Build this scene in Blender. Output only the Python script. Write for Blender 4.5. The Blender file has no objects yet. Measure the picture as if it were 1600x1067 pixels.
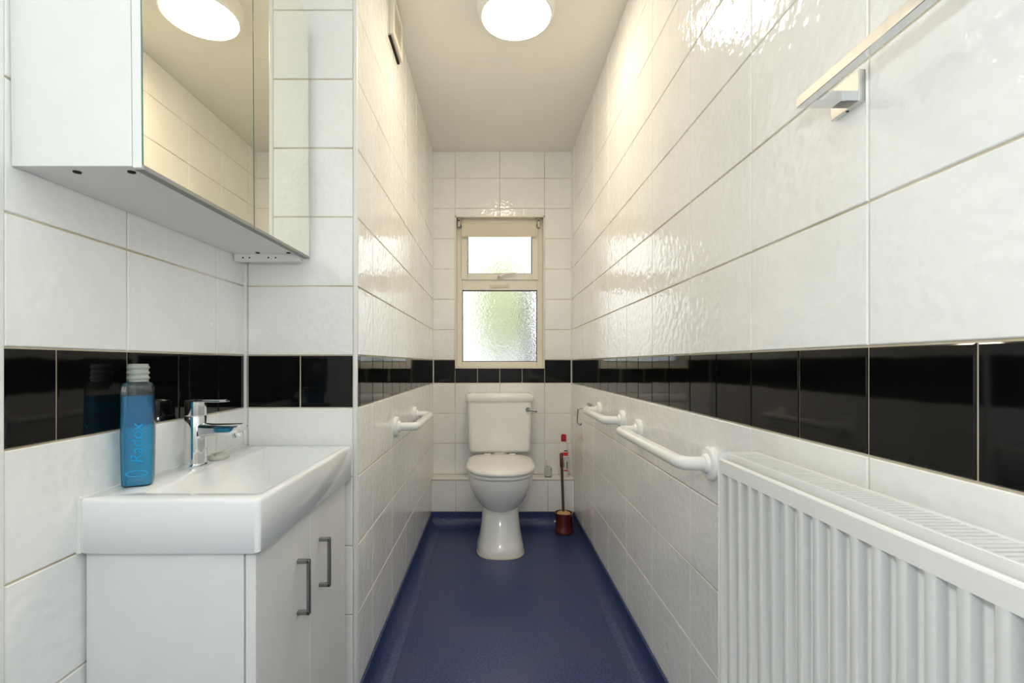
import bpy, bmesh, math, random
from mathutils import Vector, Matrix

# ------------------------------------------------------------------ camera
H = 1.03                      # eye height above the floor (metres)
sc = bpy.context.scene
FPX = 750.0                   # focal length in pixels of the 1600 px wide frame
cam_d = bpy.data.cameras.new('camera')
cam = bpy.data.objects.new('camera', cam_d)
sc.collection.objects.link(cam)
cam.location = (0, 0, H)
cam.rotation_euler = (math.pi / 2, 0, 0)
cam_d.sensor_width = 36.0
cam_d.lens = FPX / 1600 * 36.0
cam_d.shift_x = (800 - 770) / 1600
cam_d.shift_y = (568 - 533.5) / 1600
cam_d.clip_start = 0.01
sc.camera = cam

# ------------------------------------------------------------------ world, lights, exposure
world = bpy.data.worlds.new('overcast_sky')
sc.world = world
world.use_nodes = True
wb = world.node_tree.nodes['Background']
wb.inputs[0].default_value = (0.93, 0.97, 1.0, 1)
wb.inputs[1].default_value = 1.3

# the photographer's flash, held a little above the lens, and its bounce off the entrance ceiling
flash_d = bpy.data.lights.new('flash', 'POINT')
flash_d.energy = 5.6
flash_d.shadow_soft_size = 0.025
flash_d.color = (0.89, 0.95, 1.0)
flash = bpy.data.objects.new('flash', flash_d)
flash.location = (-0.03, -0.03, H + 0.23)
sc.collection.objects.link(flash)

bounce_d = bpy.data.lights.new('bounced_flash', 'SPOT')
bounce_d.energy = 32.0
bounce_d.spot_size = math.radians(110)
bounce_d.spot_blend = 0.6
bounce_d.color = (0.89, 0.95, 1.0)
bounce_d.shadow_soft_size = 0.03
bounce = bpy.data.objects.new('bounced_flash', bounce_d)
bounce.location = (0.0, -0.03, H + 0.25)
bounce.rotation_euler = (math.radians(190), 0, 0)      # aimed at the ceiling over the photographer
sc.collection.objects.link(bounce)

# soft fill lamp added behind the camera, set at the unseen door's glazing
fill_d = bpy.data.lights.new('added_fill_light', 'AREA')
fill_d.shape = 'RECTANGLE'
fill_d.size = 0.62
fill_d.size_y = 0.62
fill_d.energy = 16.0
fill_d.color = (0.89, 0.95, 1.0)
fill = bpy.data.objects.new('added_fill_light', fill_d)
fill.location = (0.0, -0.985, 1.70)
fill.rotation_euler = (math.pi / 2, 0, math.pi)   # shines along +y
sc.collection.objects.link(fill)

LAMP_STRENGTH = 27.0
LAMP_COLOR = (1.0, 0.82, 0.60, 1)

sc.cycles.max_bounces = 16
sc.cycles.diffuse_bounces = 10
sc.cycles.glossy_bounces = 6
vs = sc.view_settings
vs.view_transform = 'Standard'
vs.look = 'None'
vs.exposure = 0.74
vs.gamma = 1.0
vs.use_curve_mapping = False

# ------------------------------------------------------------------ materials
MATS = {}

def mat(name, color, rough=0.5, metal=0.0, **kw):
    m = bpy.data.materials.new(name)
    m.use_nodes = True
    b = m.node_tree.nodes['Principled BSDF']
    b.inputs['Base Color'].default_value = (*color, 1)
    b.inputs['Roughness'].default_value = rough
    b.inputs['Metallic'].default_value = metal
    for k, v in kw.items():
        b.inputs[k.replace('_', ' ')].default_value = v
    MATS[name] = m
    return m

def nodes(m):
    return m.node_tree.nodes, m.node_tree.links, m.node_tree.nodes['Principled BSDF']

def add_bump(m, scale, strength, dist, detail=2.0, stretch=None):
    n, l, b = nodes(m)
    g = n.new('ShaderNodeNewGeometry')
    mp = n.new('ShaderNodeMapping')
    if stretch:
        mp.inputs['Scale'].default_value = stretch
    t = n.new('ShaderNodeTexNoise')
    t.inputs['Scale'].default_value = scale
    t.inputs['Detail'].default_value = detail
    u = n.new('ShaderNodeBump')
    u.inputs['Strength'].default_value = strength
    u.inputs['Distance'].default_value = dist
    l.new(g.outputs['Position'], mp.inputs['Vector'])
    l.new(mp.outputs['Vector'], t.inputs['Vector'])
    l.new(t.outputs['Fac'], u.inputs['Height'])
    l.new(u.outputs['Normal'], b.inputs['Normal'])

def add_mottle(m, c1, c2, scale, detail=4.0, lo=0.35, hi=0.65):
    n, l, b = nodes(m)
    g = n.new('ShaderNodeNewGeometry')
    t = n.new('ShaderNodeTexNoise')
    t.inputs['Scale'].default_value = scale
    t.inputs['Detail'].default_value = detail
    r = n.new('ShaderNodeValToRGB')
    r.color_ramp.elements[0].position = lo
    r.color_ramp.elements[1].position = hi
    r.color_ramp.elements[0].color = (*c1, 1)
    r.color_ramp.elements[1].color = (*c2, 1)
    l.new(g.outputs['Position'], t.inputs['Vector'])
    l.new(t.outputs['Fac'], r.inputs['Fac'])
    l.new(r.outputs['Color'], b.inputs['Base Color'])
    return r

mat('tile_white', (0.80, 0.80, 0.775), 0.07)
add_mottle(MATS['tile_white'], (0.855, 0.855, 0.83), (0.905, 0.905, 0.885), 5.0)
add_bump(MATS['tile_white'], 42.0, 0.34, 0.006, 1.5)
mat('tile_black', (0.003, 0.003, 0.003), 0.05, Specular_IOR_Level=0.32)
add_bump(MATS['tile_black'], 14.0, 0.05, 0.004, 1.0)
mat('grout', (0.66, 0.58, 0.42), 0.9)
add_mottle(MATS['grout'], (0.50, 0.40, 0.25), (0.74, 0.69, 0.56), 5.0)
mat('trim_white', (0.82, 0.82, 0.79), 0.35)
mat('ceiling_paint', (0.87, 0.85, 0.78), 0.5)
add_bump(MATS['ceiling_paint'], 60.0, 0.12, 0.002, 3.0)
mat('wall_paint', (0.80, 0.80, 0.78), 0.7)
add_mottle(MATS['wall_paint'], (0.78, 0.78, 0.76), (0.82, 0.82, 0.80), 6.0)
mat('ceramic', (0.82, 0.82, 0.79), 0.09)
add_mottle(MATS['ceramic'], (0.88, 0.88, 0.85), (0.90, 0.90, 0.87), 3.0)
mat('ceramic_basin', (0.86, 0.87, 0.875), 0.07)
add_mottle(MATS['ceramic_basin'], (0.85, 0.86, 0.865), (0.87, 0.88, 0.885), 3.0)
mat('seat_plastic', (0.86, 0.85, 0.81), 0.22)
mat('upvc', (0.80, 0.76, 0.66), 0.3)
mat('gasket', (0.02, 0.02, 0.02), 0.6)
mat('chrome', (0.74, 0.75, 0.76), 0.05, 1.0)
mat('satin_metal', (0.30, 0.30, 0.30), 0.35, 1.0)
mat('wire_chrome', (0.42, 0.42, 0.42), 0.25, 1.0)
mat('mirror', (0.92, 0.91, 0.81), 0.015, 1.0)
mat('mirror_edge', (0.10, 0.22, 0.16), 0.15)
mat('laminate', (0.80, 0.80, 0.785), 0.32)
add_mottle(MATS['laminate'], (0.79, 0.79, 0.775), (0.81, 0.81, 0.795), 14.0)
mat('cabinet_dark_edge', (0.30, 0.30, 0.28), 0.5)
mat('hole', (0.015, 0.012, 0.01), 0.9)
mat('radiator_enamel', (0.80, 0.80, 0.77), 0.28)
mat('rail_white', (0.88, 0.88, 0.86), 0.22)
mat('blind_fabric', (0.72, 0.66, 0.53), 0.9)
add_bump(MATS['blind_fabric'], 400.0, 0.2, 0.001, 1.0)
mat('bracket_metal', (0.45, 0.42, 0.36), 0.4, 0.6)
mat('red_plastic', (0.42, 0.01, 0.015), 0.3)
mat('label_red', (0.70, 0.03, 0.03), 0.4)
mat('label_grey', (0.42, 0.42, 0.42), 0.6)
mat('label_dark', (0.05, 0.05, 0.05), 0.6)
mat('bottle_white', (0.80, 0.79, 0.76), 0.3)
mat('brush_holder', (0.10, 0.012, 0.008), 0.12, Coat_Weight=0.5)
mat('brush_stick', (0.09, 0.06, 0.04), 0.35)
mat('brush_bristle', (0.62, 0.36, 0.14), 0.8)
mat('sealant', (0.70, 0.66, 0.52), 0.6)
mat('soap', (0.80, 0.82, 0.74), 0.3, Transmission_Weight=0.4)
mat('leaf', (0.10, 0.20, 0.03), 0.6)
add_mottle(MATS['leaf'], (0.42, 0.48, 0.22), (0.70, 0.74, 0.42), 7.0)
mat('bark', (0.12, 0.09, 0.06), 0.9)
mat('garden_render', (0.80, 0.80, 0.80), 0.9)
mat('garden_slab', (0.45, 0.44, 0.42), 0.9)
mat('post_grey', (0.10, 0.105, 0.12), 0.7)
mat('cloudy_plastic', (0.55, 0.60, 0.54), 0.2, Transmission_Weight=0.35)
mat('clear_label', (0.55, 0.57, 0.56), 0.5)

# blue speckled safety vinyl
m = mat('vinyl', (0.03, 0.05, 0.16), 0.38)
n, l, b = nodes(m)
g = n.new('ShaderNodeNewGeometry')
t1 = n.new('ShaderNodeTexNoise'); t1.inputs['Scale'].default_value = 190; t1.inputs['Detail'].default_value = 3
t2 = n.new('ShaderNodeTexNoise'); t2.inputs['Scale'].default_value = 5; t2.inputs['Detail'].default_value = 4
r1 = n.new('ShaderNodeValToRGB')
r1.color_ramp.elements[0].position = 0.36; r1.color_ramp.elements[0].color = (0.011, 0.021, 0.075, 1)
r1.color_ramp.elements[1].position = 0.66; r1.color_ramp.elements[1].color = (0.066, 0.096, 0.230, 1)
e = r1.color_ramp.elements.new(0.52); e.color = (0.018, 0.043, 0.165, 1)
r2 = n.new('ShaderNodeValToRGB')
r2.color_ramp.elements[0].position = 0.42; r2.color_ramp.elements[0].color = (0, 0, 0, 1)
r2.color_ramp.elements[1].position = 0.72; r2.color_ramp.elements[1].color = (0.5, 0.5, 0.5, 1)
mx = n.new('ShaderNodeMixRGB'); mx.inputs[2].default_value = (0.055, 0.058, 0.105, 1)
for t in (t1, t2):
    l.new(g.outputs['Position'], t.inputs['Vector'])
l.new(t1.outputs['Fac'], r1.inputs['Fac']); l.new(t2.outputs['Fac'], r2.inputs['Fac'])
l.new(r2.outputs['Color'], mx.inputs[0]); l.new(r1.outputs['Color'], mx.inputs[1])
l.new(mx.outputs[0], b.inputs['Base Color'])
bp = n.new('ShaderNodeBump'); bp.inputs['Strength'].default_value = 0.12; bp.inputs['Distance'].default_value = 0.001
l.new(t1.outputs['Fac'], bp.inputs['Height']); l.new(bp.outputs['Normal'], b.inputs['Normal'])

# obscure window glass
m = mat('frosted_glass', (0.97, 0.99, 0.98), 0.16, Transmission_Weight=1.0, IOR=1.35)
add_bump(m, 70.0, 0.9, 0.006, 2.5)

# clear plastic and blue liquid
m = bpy.data.materials.new('clear_plastic'); m.use_nodes = True; MATS['clear_plastic'] = m
nt = m.node_tree; nt.nodes.remove(nt.nodes['Principled BSDF'])
tr = nt.nodes.new('ShaderNodeBsdfTransparent'); tr.inputs[0].default_value = (0.93, 0.95, 0.95, 1)
gl = nt.nodes.new('ShaderNodeBsdfGlossy'); gl.inputs['Roughness'].default_value = 0.06
df = nt.nodes.new('ShaderNodeBsdfDiffuse'); df.inputs[0].default_value = (0.75, 0.8, 0.8, 1)
fr = nt.nodes.new('ShaderNodeFresnel'); fr.inputs[0].default_value = 1.45
mx1 = nt.nodes.new('ShaderNodeMixShader'); mx1.inputs[0].default_value = 0.035
mx2 = nt.nodes.new('ShaderNodeMixShader')
nt.links.new(tr.outputs[0], mx1.inputs[1]); nt.links.new(df.outputs[0], mx1.inputs[2])
nt.links.new(fr.outputs[0], mx2.inputs[0]); nt.links.new(mx1.outputs[0], mx2.inputs[1]); nt.links.new(gl.outputs[0], mx2.inputs[2])
nt.links.new(mx2.outputs[0], nt.nodes['Material Output'].inputs[0])
m = bpy.data.materials.new('blue_liquid'); m.use_nodes = True; MATS['blue_liquid'] = m
nt = m.node_tree; nt.nodes.remove(nt.nodes['Principled BSDF'])
tr = nt.nodes.new('ShaderNodeBsdfTransparent'); tr.inputs[0].default_value = (0.10, 0.80, 0.97, 1)
df = nt.nodes.new('ShaderNodeBsdfDiffuse'); df.inputs[0].default_value = (0.0, 0.36, 0.78, 1)
gl = nt.nodes.new('ShaderNodeBsdfGlossy'); gl.inputs['Roughness'].default_value = 0.08
fr = nt.nodes.new('ShaderNodeFresnel'); fr.inputs[0].default_value = 1.33
mx1 = nt.nodes.new('ShaderNodeMixShader'); mx1.inputs[0].default_value = 0.36
mx2 = nt.nodes.new('ShaderNodeMixShader')
nt.links.new(tr.outputs[0], mx1.inputs[1]); nt.links.new(df.outputs[0], mx1.inputs[2])
nt.links.new(fr.outputs[0], mx2.inputs[0]); nt.links.new(mx1.outputs[0], mx2.inputs[1]); nt.links.new(gl.outputs[0], mx2.inputs[2])
nt.links.new(mx2.outputs[0], nt.nodes['Material Output'].inputs[0])
mat('emboss', (0.01, 0.30, 0.60), 0.10)

# lamp diffuser
m = mat('lamp_diffuser', (0.9, 0.9, 0.9), 0.4)
m.node_tree.nodes['Principled BSDF'].inputs['Emission Color'].default_value = LAMP_COLOR
m.node_tree.nodes['Principled BSDF'].inputs['Emission Strength'].default_value = LAMP_STRENGTH

# ------------------------------------------------------------------ helpers
COL = sc.collection

def root_loc(o):
    v = Vector((0, 0, 0))
    while o is not None:
        v += o.location
        o = o.parent
    return v

def obj(name, bm, material, parent=None, smooth=False):
    """link a bmesh given in world coordinates as ONE mesh object"""
    me = bpy.data.meshes.new(name)
    if parent is not None:
        bmesh.ops.translate(bm, verts=bm.verts, vec=-root_loc(parent))
    bmesh.ops.recalc_face_normals(bm, faces=bm.faces)
    bm.to_mesh(me); bm.free()
    me.materials.append(MATS[material])
    if smooth:
        for p in me.polygons:
            p.use_smooth = True
        if smooth != 'all':
            me.set_sharp_from_angle(angle=math.radians(smooth if smooth is not True else 40))
    o = bpy.data.objects.new(name, me)
    COL.objects.link(o)
    o.parent = parent
    return o

def thing(name, label, cat, loc, group=None):
    o = bpy.data.objects.new(name, None)
    o.empty_display_size = 0.05
    COL.objects.link(o)
    o.location = loc
    o['label'] = label; o['category'] = cat
    if group:
        o['group'] = group
    return o

def struct(o):
    o['kind'] = 'structure'
    return o

def tag(o, label, cat, group=None):
    o['label'] = label; o['category'] = cat
    if group:
        o['group'] = group
    return o

def box(bm, x0, x1, y0, y1, z0, z1, bev=0.0, seg=2):
    t = bmesh.new()
    bmesh.ops.create_cube(t, size=1)
    for v in t.verts:
        v.co = Vector(((x0 + x1) / 2 + v.co.x * (x1 - x0), (y0 + y1) / 2 + v.co.y * (y1 - y0), (z0 + z1) / 2 + v.co.z * (z1 - z0)))
    if bev > 0:
        bmesh.ops.bevel(t, geom=t.edges[:], offset=bev, segments=seg, profile=0.5, affect='EDGES')
    merge(bm, t)
    return bm

def merge(bm, t):
    me = bpy.data.meshes.new('tmp'); t.to_mesh(me); t.free()
    bm.from_mesh(me); bpy.data.meshes.remove(me)

def B(*a, **k):
    return box(bmesh.new(), *a, **k)

def loft(bm, rings, cap0=True, cap1=True, closed=True):
    vr = [[bm.verts.new(p) for p in r] for r in rings]
    k = len(rings[0])
    for a, b2 in zip(vr[:-1], vr[1:]):
        for i in range(k if closed else k - 1):
            j = (i + 1) % k
            bm.faces.new((a[i], a[j], b2[j], b2[i]))
    if cap0:
        bm.faces.new(list(reversed(vr[0])))
    if cap1:
        bm.faces.new(vr[-1])
    return bm

def lathe(bm, cx, cy, prof, k=24, cap0=True, cap1=True):
    rings = []
    for r, z in prof:
        rings.append([(cx + r * math.cos(2 * math.pi * i / k), cy + r * math.sin(2 * math.pi * i / k), z) for i in range(k)])
    return loft(bm, rings, cap0, cap1)

def fillet(pts, rad, seg=6):
    pts = [Vector(p) for p in pts]
    out = [pts[0]]
    for a, p, c in zip(pts[:-2], pts[1:-1], pts[2:]):
        d1 = (a - p).normalized(); d2 = (c - p).normalized()
        ang = d1.angle(d2)
        t = min(rad / math.tan(ang / 2), (a - p).length * 0.49, (c - p).length * 0.49)
        s, e = p + d1 * t, p + d2 * t
        for i in range(seg + 1):
            f = i / seg
            out.append((1 - f) ** 2 * s + 2 * f * (1 - f) * p + f * f * e)
    out.append(pts[-1])
    return out

def tube(bm, pts, r, k=14, cap=True):
    pts = [Vector(p) for p in pts]
    rs = r if isinstance(r, (list, tuple)) else [r] * len(pts)
    rings = []
    up = None
    for i, p in enumerate(pts):
        d = (pts[min(i + 1, len(pts) - 1)] - pts[max(i - 1, 0)]).normalized()
        if up is None:
            up = Vector((0, 0, 1)) if abs(d.z) < 0.9 else Vector((1, 0, 0))
        s = d.cross(up).normalized(); up = s.cross(d).normalized()
        rings.append([p + rs[i] * (math.cos(2 * math.pi * j / k) * s + math.sin(2 * math.pi * j / k) * up) for j in range(k)])
    return loft(bm, rings, cap, cap)

def rrect(cx, cy, hx, hy, r, z, seg=4):
    """rounded rectangle ring in the xy plane"""
    out = []
    for (sx, sy, a0) in ((1, 1, 0), (-1, 1, 90), (-1, -1, 180), (1, -1, 270)):
        for i in range(seg + 1):
            a = math.radians(a0 + 90 * i / seg)
            out.append((cx + sx * (hx - r) + r * math.cos(a), cy + sy * (hy - r) + r * math.sin(a), z))
    return out

def text_mesh(body, size, extrude, shear=0.0):
    cu = bpy.data.curves.new('lettering', 'FONT')
    cu.body = body; cu.size = size; cu.extrude = extrude; cu.shear = shear
    cu.align_x = 'CENTER'; cu.align_y = 'CENTER'; cu.resolution_u = 4
    o = bpy.data.objects.new('lettering', cu)
    COL.objects.link(o)
    bpy.context.view_layer.update()
    me = bpy.data.meshes.new_from_object(o.evaluated_get(bpy.context.evaluated_depsgraph_get()))
    bm = bmesh.new(); bm.from_mesh(me)
    bpy.data.objects.remove(o); bpy.data.curves.remove(cu); bpy.data.meshes.remove(me)
    return bm

# ------------------------------------------------------------------ dimensions (metres, heights from the floor)
XR, XL, XA = 0.52, -0.393, -0.719        # right wall, passage left wall, alcove left wall
YB, YA = 3.17, 1.39                      # back wall, alcove end face
ZC = H + 1.40                            # ceiling
YF = -0.95                               # entrance wall behind the camera
BAND0, BAND1 = H - 0.128, H + 0.024      # black tile band
COVE = H - 0.945                         # top of the coved vinyl upstand
LEDGE = H - 0.731
YBOX = 3.06
GR = 0.0035                              # grout joint width
PROUD = 0.003                            # tiles stand proud of the grout

# ------------------------------------------------------------------ room shell
bm = bmesh.new()
box(bm, XA - 0.12, XR + 0.12, YF - 0.1, YB + 0.3, -0.1, 0)
floor = struct(obj('floor', bm, 'vinyl'))
bm = bmesh.new()
box(bm, XA - 0.12, XR + 0.12, YF - 0.1, YB + 0.3, ZC, ZC + 0.1)
ceiling = struct(obj('ceiling', bm, 'ceiling_paint'))

# two faint ridges of filler under the ceiling paint
for yr, x0, x1, w_ in ((2.206, -0.118, 0.160, 0.010), (2.125, 0.02, 0.155, 0.008)):
    bm = bmesh.new()
    rings = []
    for i in range(13):
        f = i / 12; x = x0 + (x1 - x0) * f; yy = yr + 0.010 * math.sin(f * 6.0); e_ = w_ * math.sin(math.pi * min(max(f, 0.06), 0.94))
        rings.append([(x, yy - e_ / 2, ZC + 0.0005), (x, yy - e_ / 6, ZC - 0.0012), (x, yy + e_ / 6, ZC - 0.0012), (x, yy + e_ / 2, ZC + 0.0005)])
    loft(bm, rings)
    obj('filler_ridge', bm, 'trim_white', ceiling, 60)

def cove_strip(name, profile_axis, w, along0, along1, side):
    """vinyl upstand curved into the floor; profile (distance from wall, height)"""
    prof = [(0.0, 0), (0.0, COVE), (0.006, COVE - 0.001)]
    R = 0.055
    for i in range(9):
        a = math.pi / 2 * i / 8
        prof.append((0.006 + R - R * math.cos(a), 0.001 + R - R * math.sin(a)))
    prof.append((0.064, 0.0))
    bm = bmesh.new()
    rings = []
    for s in (along0, along1):
        if profile_axis == 'x':
            rings.append([(w + side * d, s, z) for d, z in prof])
        else:
            rings.append([(s, w + side * d, z) for d, z in prof])
    loft(bm, rings)
    return struct(obj(name, bm, 'vinyl', None, 40))

cove_strip('baseboard_right', 'x', XR, YF, YBOX, -1)
cove_strip('baseboard_left', 'x', XL, YA - 0.01, YBOX, 1)
cove_strip('baseboard_back', 'y', YBOX, XL, XR, -1)

wall_right = struct(obj('wall_right', B(XR + PROUD, XR + 0.12, YF, YB + 0.2, 0, ZC), 'grout'))
wall_left = struct(obj('wall_left', B(XA - 0.12, XA - PROUD, YF, YA + 0.1, 0, ZC), 'grout'))
wall_partition = struct(obj('wall_partition', B(XA, XL - PROUD, YA + PROUD, YB + 0.2, 0, ZC), 'grout'))
WX0, WX1, WZ0, WZ1 = -0.249, 0.342, H - 0.032, H + 0.974
bm = bmesh.new()
box(bm, XL - 0.05, WX0, YB + PROUD, YB + 0.2, 0, ZC)
box(bm, WX1, XR + 0.05, YB + PROUD, YB + 0.2, 0, ZC)
box(bm, WX0, WX1, YB + PROUD, YB + 0.2, 0, WZ0)
box(bm, WX0, WX1, YB + PROUD, YB + 0.2, WZ1, ZC)
wall_back = struct(obj('wall_back', bm, 'grout'))
bm = bmesh.new()
box(bm, XA - 0.12, -0.42, YF - 0.1, YF, 0, ZC)
box(bm, 0.42, XR + 0.12, YF - 0.1, YF, 0, ZC)
box(bm, -0.42, 0.42, YF - 0.1, YF, 2.04, ZC)
wall_front = struct(obj('wall_front', bm, 'wall_paint'))
# unseen door closing the entrance, its glazed half made up for the fill lamp
door = struct(obj('door_1', B(-0.42, 0.42, YF - 0.09, YF - 0.05, 0.005, 1.36, 0.002), 'trim_white'))
bm = bmesh.new()
box(bm, -0.42, -0.32, YF - 0.09, YF - 0.05, 1.36, 2.04); box(bm, 0.32, 0.42, YF - 0.09, YF - 0.05, 1.36, 2.04)
box(bm, -0.32, 0.32, YF - 0.09, YF - 0.05, 1.36, 1.38); box(bm, -0.32, 0.32, YF - 0.09, YF - 0.05, 2.02, 2.04)
obj('glazing_frame', bm, 'trim_white', door)
obj('pane', B(-0.32, 0.32, YF - 0.075, YF - 0.070, 1.38, 2.02), 'frosted_glass', door)
boxing = struct(obj('trim_1', B(XL, XR, YBOX + PROUD, YB + 0.01, 0, LEDGE - 0.012), 'grout'))
obj('ledge_top', B(XL + 0.001, XR - 0.001, YBOX - 0.004, YB - 0.001, LEDGE - 0.012, LEDGE, bev=0.003), 'trim_white', boxing)

# entrance side of the room, painted plaster in front of the untiled parts
obj('plaster_panel', B(XA - PROUD, XA + 0.004, YF, 0.58, 0, ZC), 'wall_paint', wall_left)
obj('plaster_panel', B(XR - 0.002, XR + PROUD, YF, -0.237, 0, ZC), 'wall_paint', wall_right)
trim = struct(obj('trim_2', B(XA - PROUD, XA + 0.0025, 0.58, 0.704, 0, ZC, bev=0.001), 'trim_white'))
# plastic tile trim on the outer corner and sealant bead in the inner one
struct(obj('trim_3', B(XL - 0.013, XL, YA, YA + 0.012, 0, ZC, bev=0.004, seg=3), 'trim_white', None, 40))
struct(obj('trim_4', B(XA - 0.001, XA + 0.007, YA - 0.005, YA + 0.002, 0, ZC, bev=0.002), 'trim_white'))
struct(obj('trim_5', B(XR - 0.005, XR + 0.002, YB - 0.005, YB + 0.002, LEDGE, ZC, bev=0.002), 'trim_white'))
struct(obj('trim_6', B(XL - 0.002, XL + 0.004, YB - 0.004, YB + 0.002, LEDGE, ZC, bev=0.002), 'trim_white'))

# ------------------------------------------------------------------ tiles: each one an object of its own
TILE_CACHE = {}

def tile_mesh(w, h, mname):
    key = (round(w, 4), round(h, 4), mname)
    if key in TILE_CACHE:
        return TILE_CACHE[key]
    bm = bmesh.new()
    e = min(0.0016, w / 5, h / 5)
    d = PROUD + 0.001
    lev = [(0, 0.0), (0, d - 0.0012), (e, d)]
    rings = []
    for ins, z in lev:
        rings.append([(sx * (w / 2 - ins), sy * (h / 2 - ins), z) for sx, sy in ((-1, -1), (1, -1), (1, 1), (-1, 1))])
    loft(bm, rings)
    me = bpy.data.meshes.new('tile')
    bm.to_mesh(me); bm.free()
    me.materials.append(MATS[mname])
    TILE_CACHE[key] = me
    return me

rnd = random.Random(4)

def lay(parent, origin, U, V, us, vs_, mname, skip=None):
    """tiles between consecutive joints us x vs_ on the plane origin + u U + v V (the plane is the tile face)"""
    U = Vector(U); V = Vector(V); N = U.cross(V)
    for a, b2 in zip(us[:-1], us[1:]):
        for c, d in zip(vs_[:-1], vs_[1:]):
            if skip and skip((a + b2) / 2, (c + d) / 2):
                continue
            w, h = b2 - a - GR, d - c - GR
            if w < 0.004 or h < 0.004:
                continue
            o = bpy.data.objects.new('tile', tile_mesh(w, h, mname))
            COL.objects.link(o)
            o.parent = parent
            p = Vector(origin) + U * (a + b2) / 2 + V * (c + d) / 2 - N * (PROUD + 0.001)
            R = Matrix((U, V, N)).transposed()
            tilt = Matrix.Rotation(rnd.uniform(-0.0012, 0.0012), 3, 'X') @ Matrix.Rotation(rnd.uniform(-0.0012, 0.0012), 3, 'Y')
            o.matrix_basis = Matrix.Translation(p) @ (R @ tilt).to_4x4()

def rng(a, b2, step):
    out = []
    x = a
    while x < b2 - 0.02:
        out.append(x); x += step
    return out + [b2]

ROWS_UP = [BAND1 + 0.2 * k for k in range(7)] + [ZC]
ROWS_DN = [COVE, H - 0.728, H - 0.528, H - 0.328, BAND0]
BAND = [BAND0, BAND1]
Zv = (0, 0, 1)
# right wall (normal -x: U = -y)
ju = [-y for y in reversed(rng(-0.235, YB, 0.3))]
jb = [-y for y in reversed(rng(-0.2335, YB, 0.15))]
lay(wall_right, (XR, 0, 0), (0, -1, 0), Zv, ju, ROWS_UP, 'tile_white')
lay(wall_right, (XR, 0, 0), (0, -1, 0), Zv, ju, ROWS_DN, 'tile_white')
lay(wall_right, (XR, 0, 0), (0, -1, 0), Zv, jb, BAND, 'tile_black')
# passage left wall (normal +x: U = +y)
ju = [YA + 0.012] + rng(1.57, YB, 0.3)
jb = [YA + 0.012] + rng(1.42, YB, 0.15)
lay(wall_partition, (XL, 0, 0), (0, 1, 0), Zv, ju, ROWS_UP, 'tile_white')
lay(wall_partition, (XL, 0, 0), (0, 1, 0), Zv, ju, ROWS_DN, 'tile_white')
lay(wall_partition, (XL, 0, 0), (0, 1, 0), Zv, jb, BAND, 'tile_black')
# alcove end face (normal -y: U = +x)
DN_A = [0.0, COVE] + ROWS_DN[1:]
lay(wall_partition, (0, YA, 0), (1, 0, 0), Zv, [XA, -0.710, XL - 0.012], ROWS_UP, 'tile_white')
lay(wall_partition, (0, YA, 0), (1, 0, 0), Zv, [XA, -0.710, XL - 0.012], DN_A, 'tile_white')
lay(wall_partition, (0, YA, 0), (1, 0, 0), Zv, [XA, -0.710, -0.558, XL - 0.012], BAND, 'tile_black')
# alcove left wall (normal +x)
lay(wall_left, (XA, 0, 0), (0, 1, 0), Zv, [0.706, 0.945, 1.250, YA], ROWS_UP, 'tile_white')
lay(wall_left, (XA, 0, 0), (0, 1, 0), Zv, [0.706, 0.945, 1.250, YA], DN_A, 'tile_white')
lay(wall_left, (XA, 0, 0), (0, 1, 0), Zv, [0.706, 0.793, 0.946, 1.101, 1.258, YA], BAND, 'tile_black')
# back wall (normal -y)
xe = [XL, WX0, 0.046, WX1, XR]
inwin = lambda u, v: WX0 < u < WX1 and WZ0 < v < WZ1
up_b = ROWS_UP[:5] + [WZ1] + ROWS_UP[5:]
lay(wall_back, (0, YB, 0), (1, 0, 0), Zv, [XL, WX0], ROWS_UP, 'tile_white')
lay(wall_back, (0, YB, 0), (1, 0, 0), Zv, [WX1, XR], ROWS_UP, 'tile_white')
lay(wall_back, (0, YB, 0), (1, 0, 0), Zv, [WX0, 0.046, WX1], [WZ1] + ROWS_UP[5:], 'tile_white')
lay(wall_back, (0, YB, 0), (1, 0, 0), Zv, xe, [LEDGE, H - 0.528, H - 0.328, BAND0], 'tile_white')
lay(wall_back, (0, YB, 0), (1, 0, 0), Zv, [XL, WX0], BAND, 'tile_black')
lay(wall_back, (0, YB, 0), (1, 0, 0), Zv, [WX1, XR], BAND, 'tile_black')
lay(wall_back, (0, YB, 0), (1, 0, 0), Zv, [WX0, -0.101, 0.046, 0.194, WX1], [BAND0, WZ0], 'tile_black')
# pipe boxing under the ledge
lay(boxing, (0, YBOX, 0), (1, 0, 0), Zv, [XL, -0.236, 0.058, 0.352, XR], [COVE, LEDGE - 0.014], 'tile_white')

# ------------------------------------------------------------------ window
win = bpy.data.objects.new('window_1', None); COL.objects.link(win)
win.location = ((WX0 + WX1) / 2, YB + 0.05, WZ0); struct(win)
YW = YB + 0.045
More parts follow.
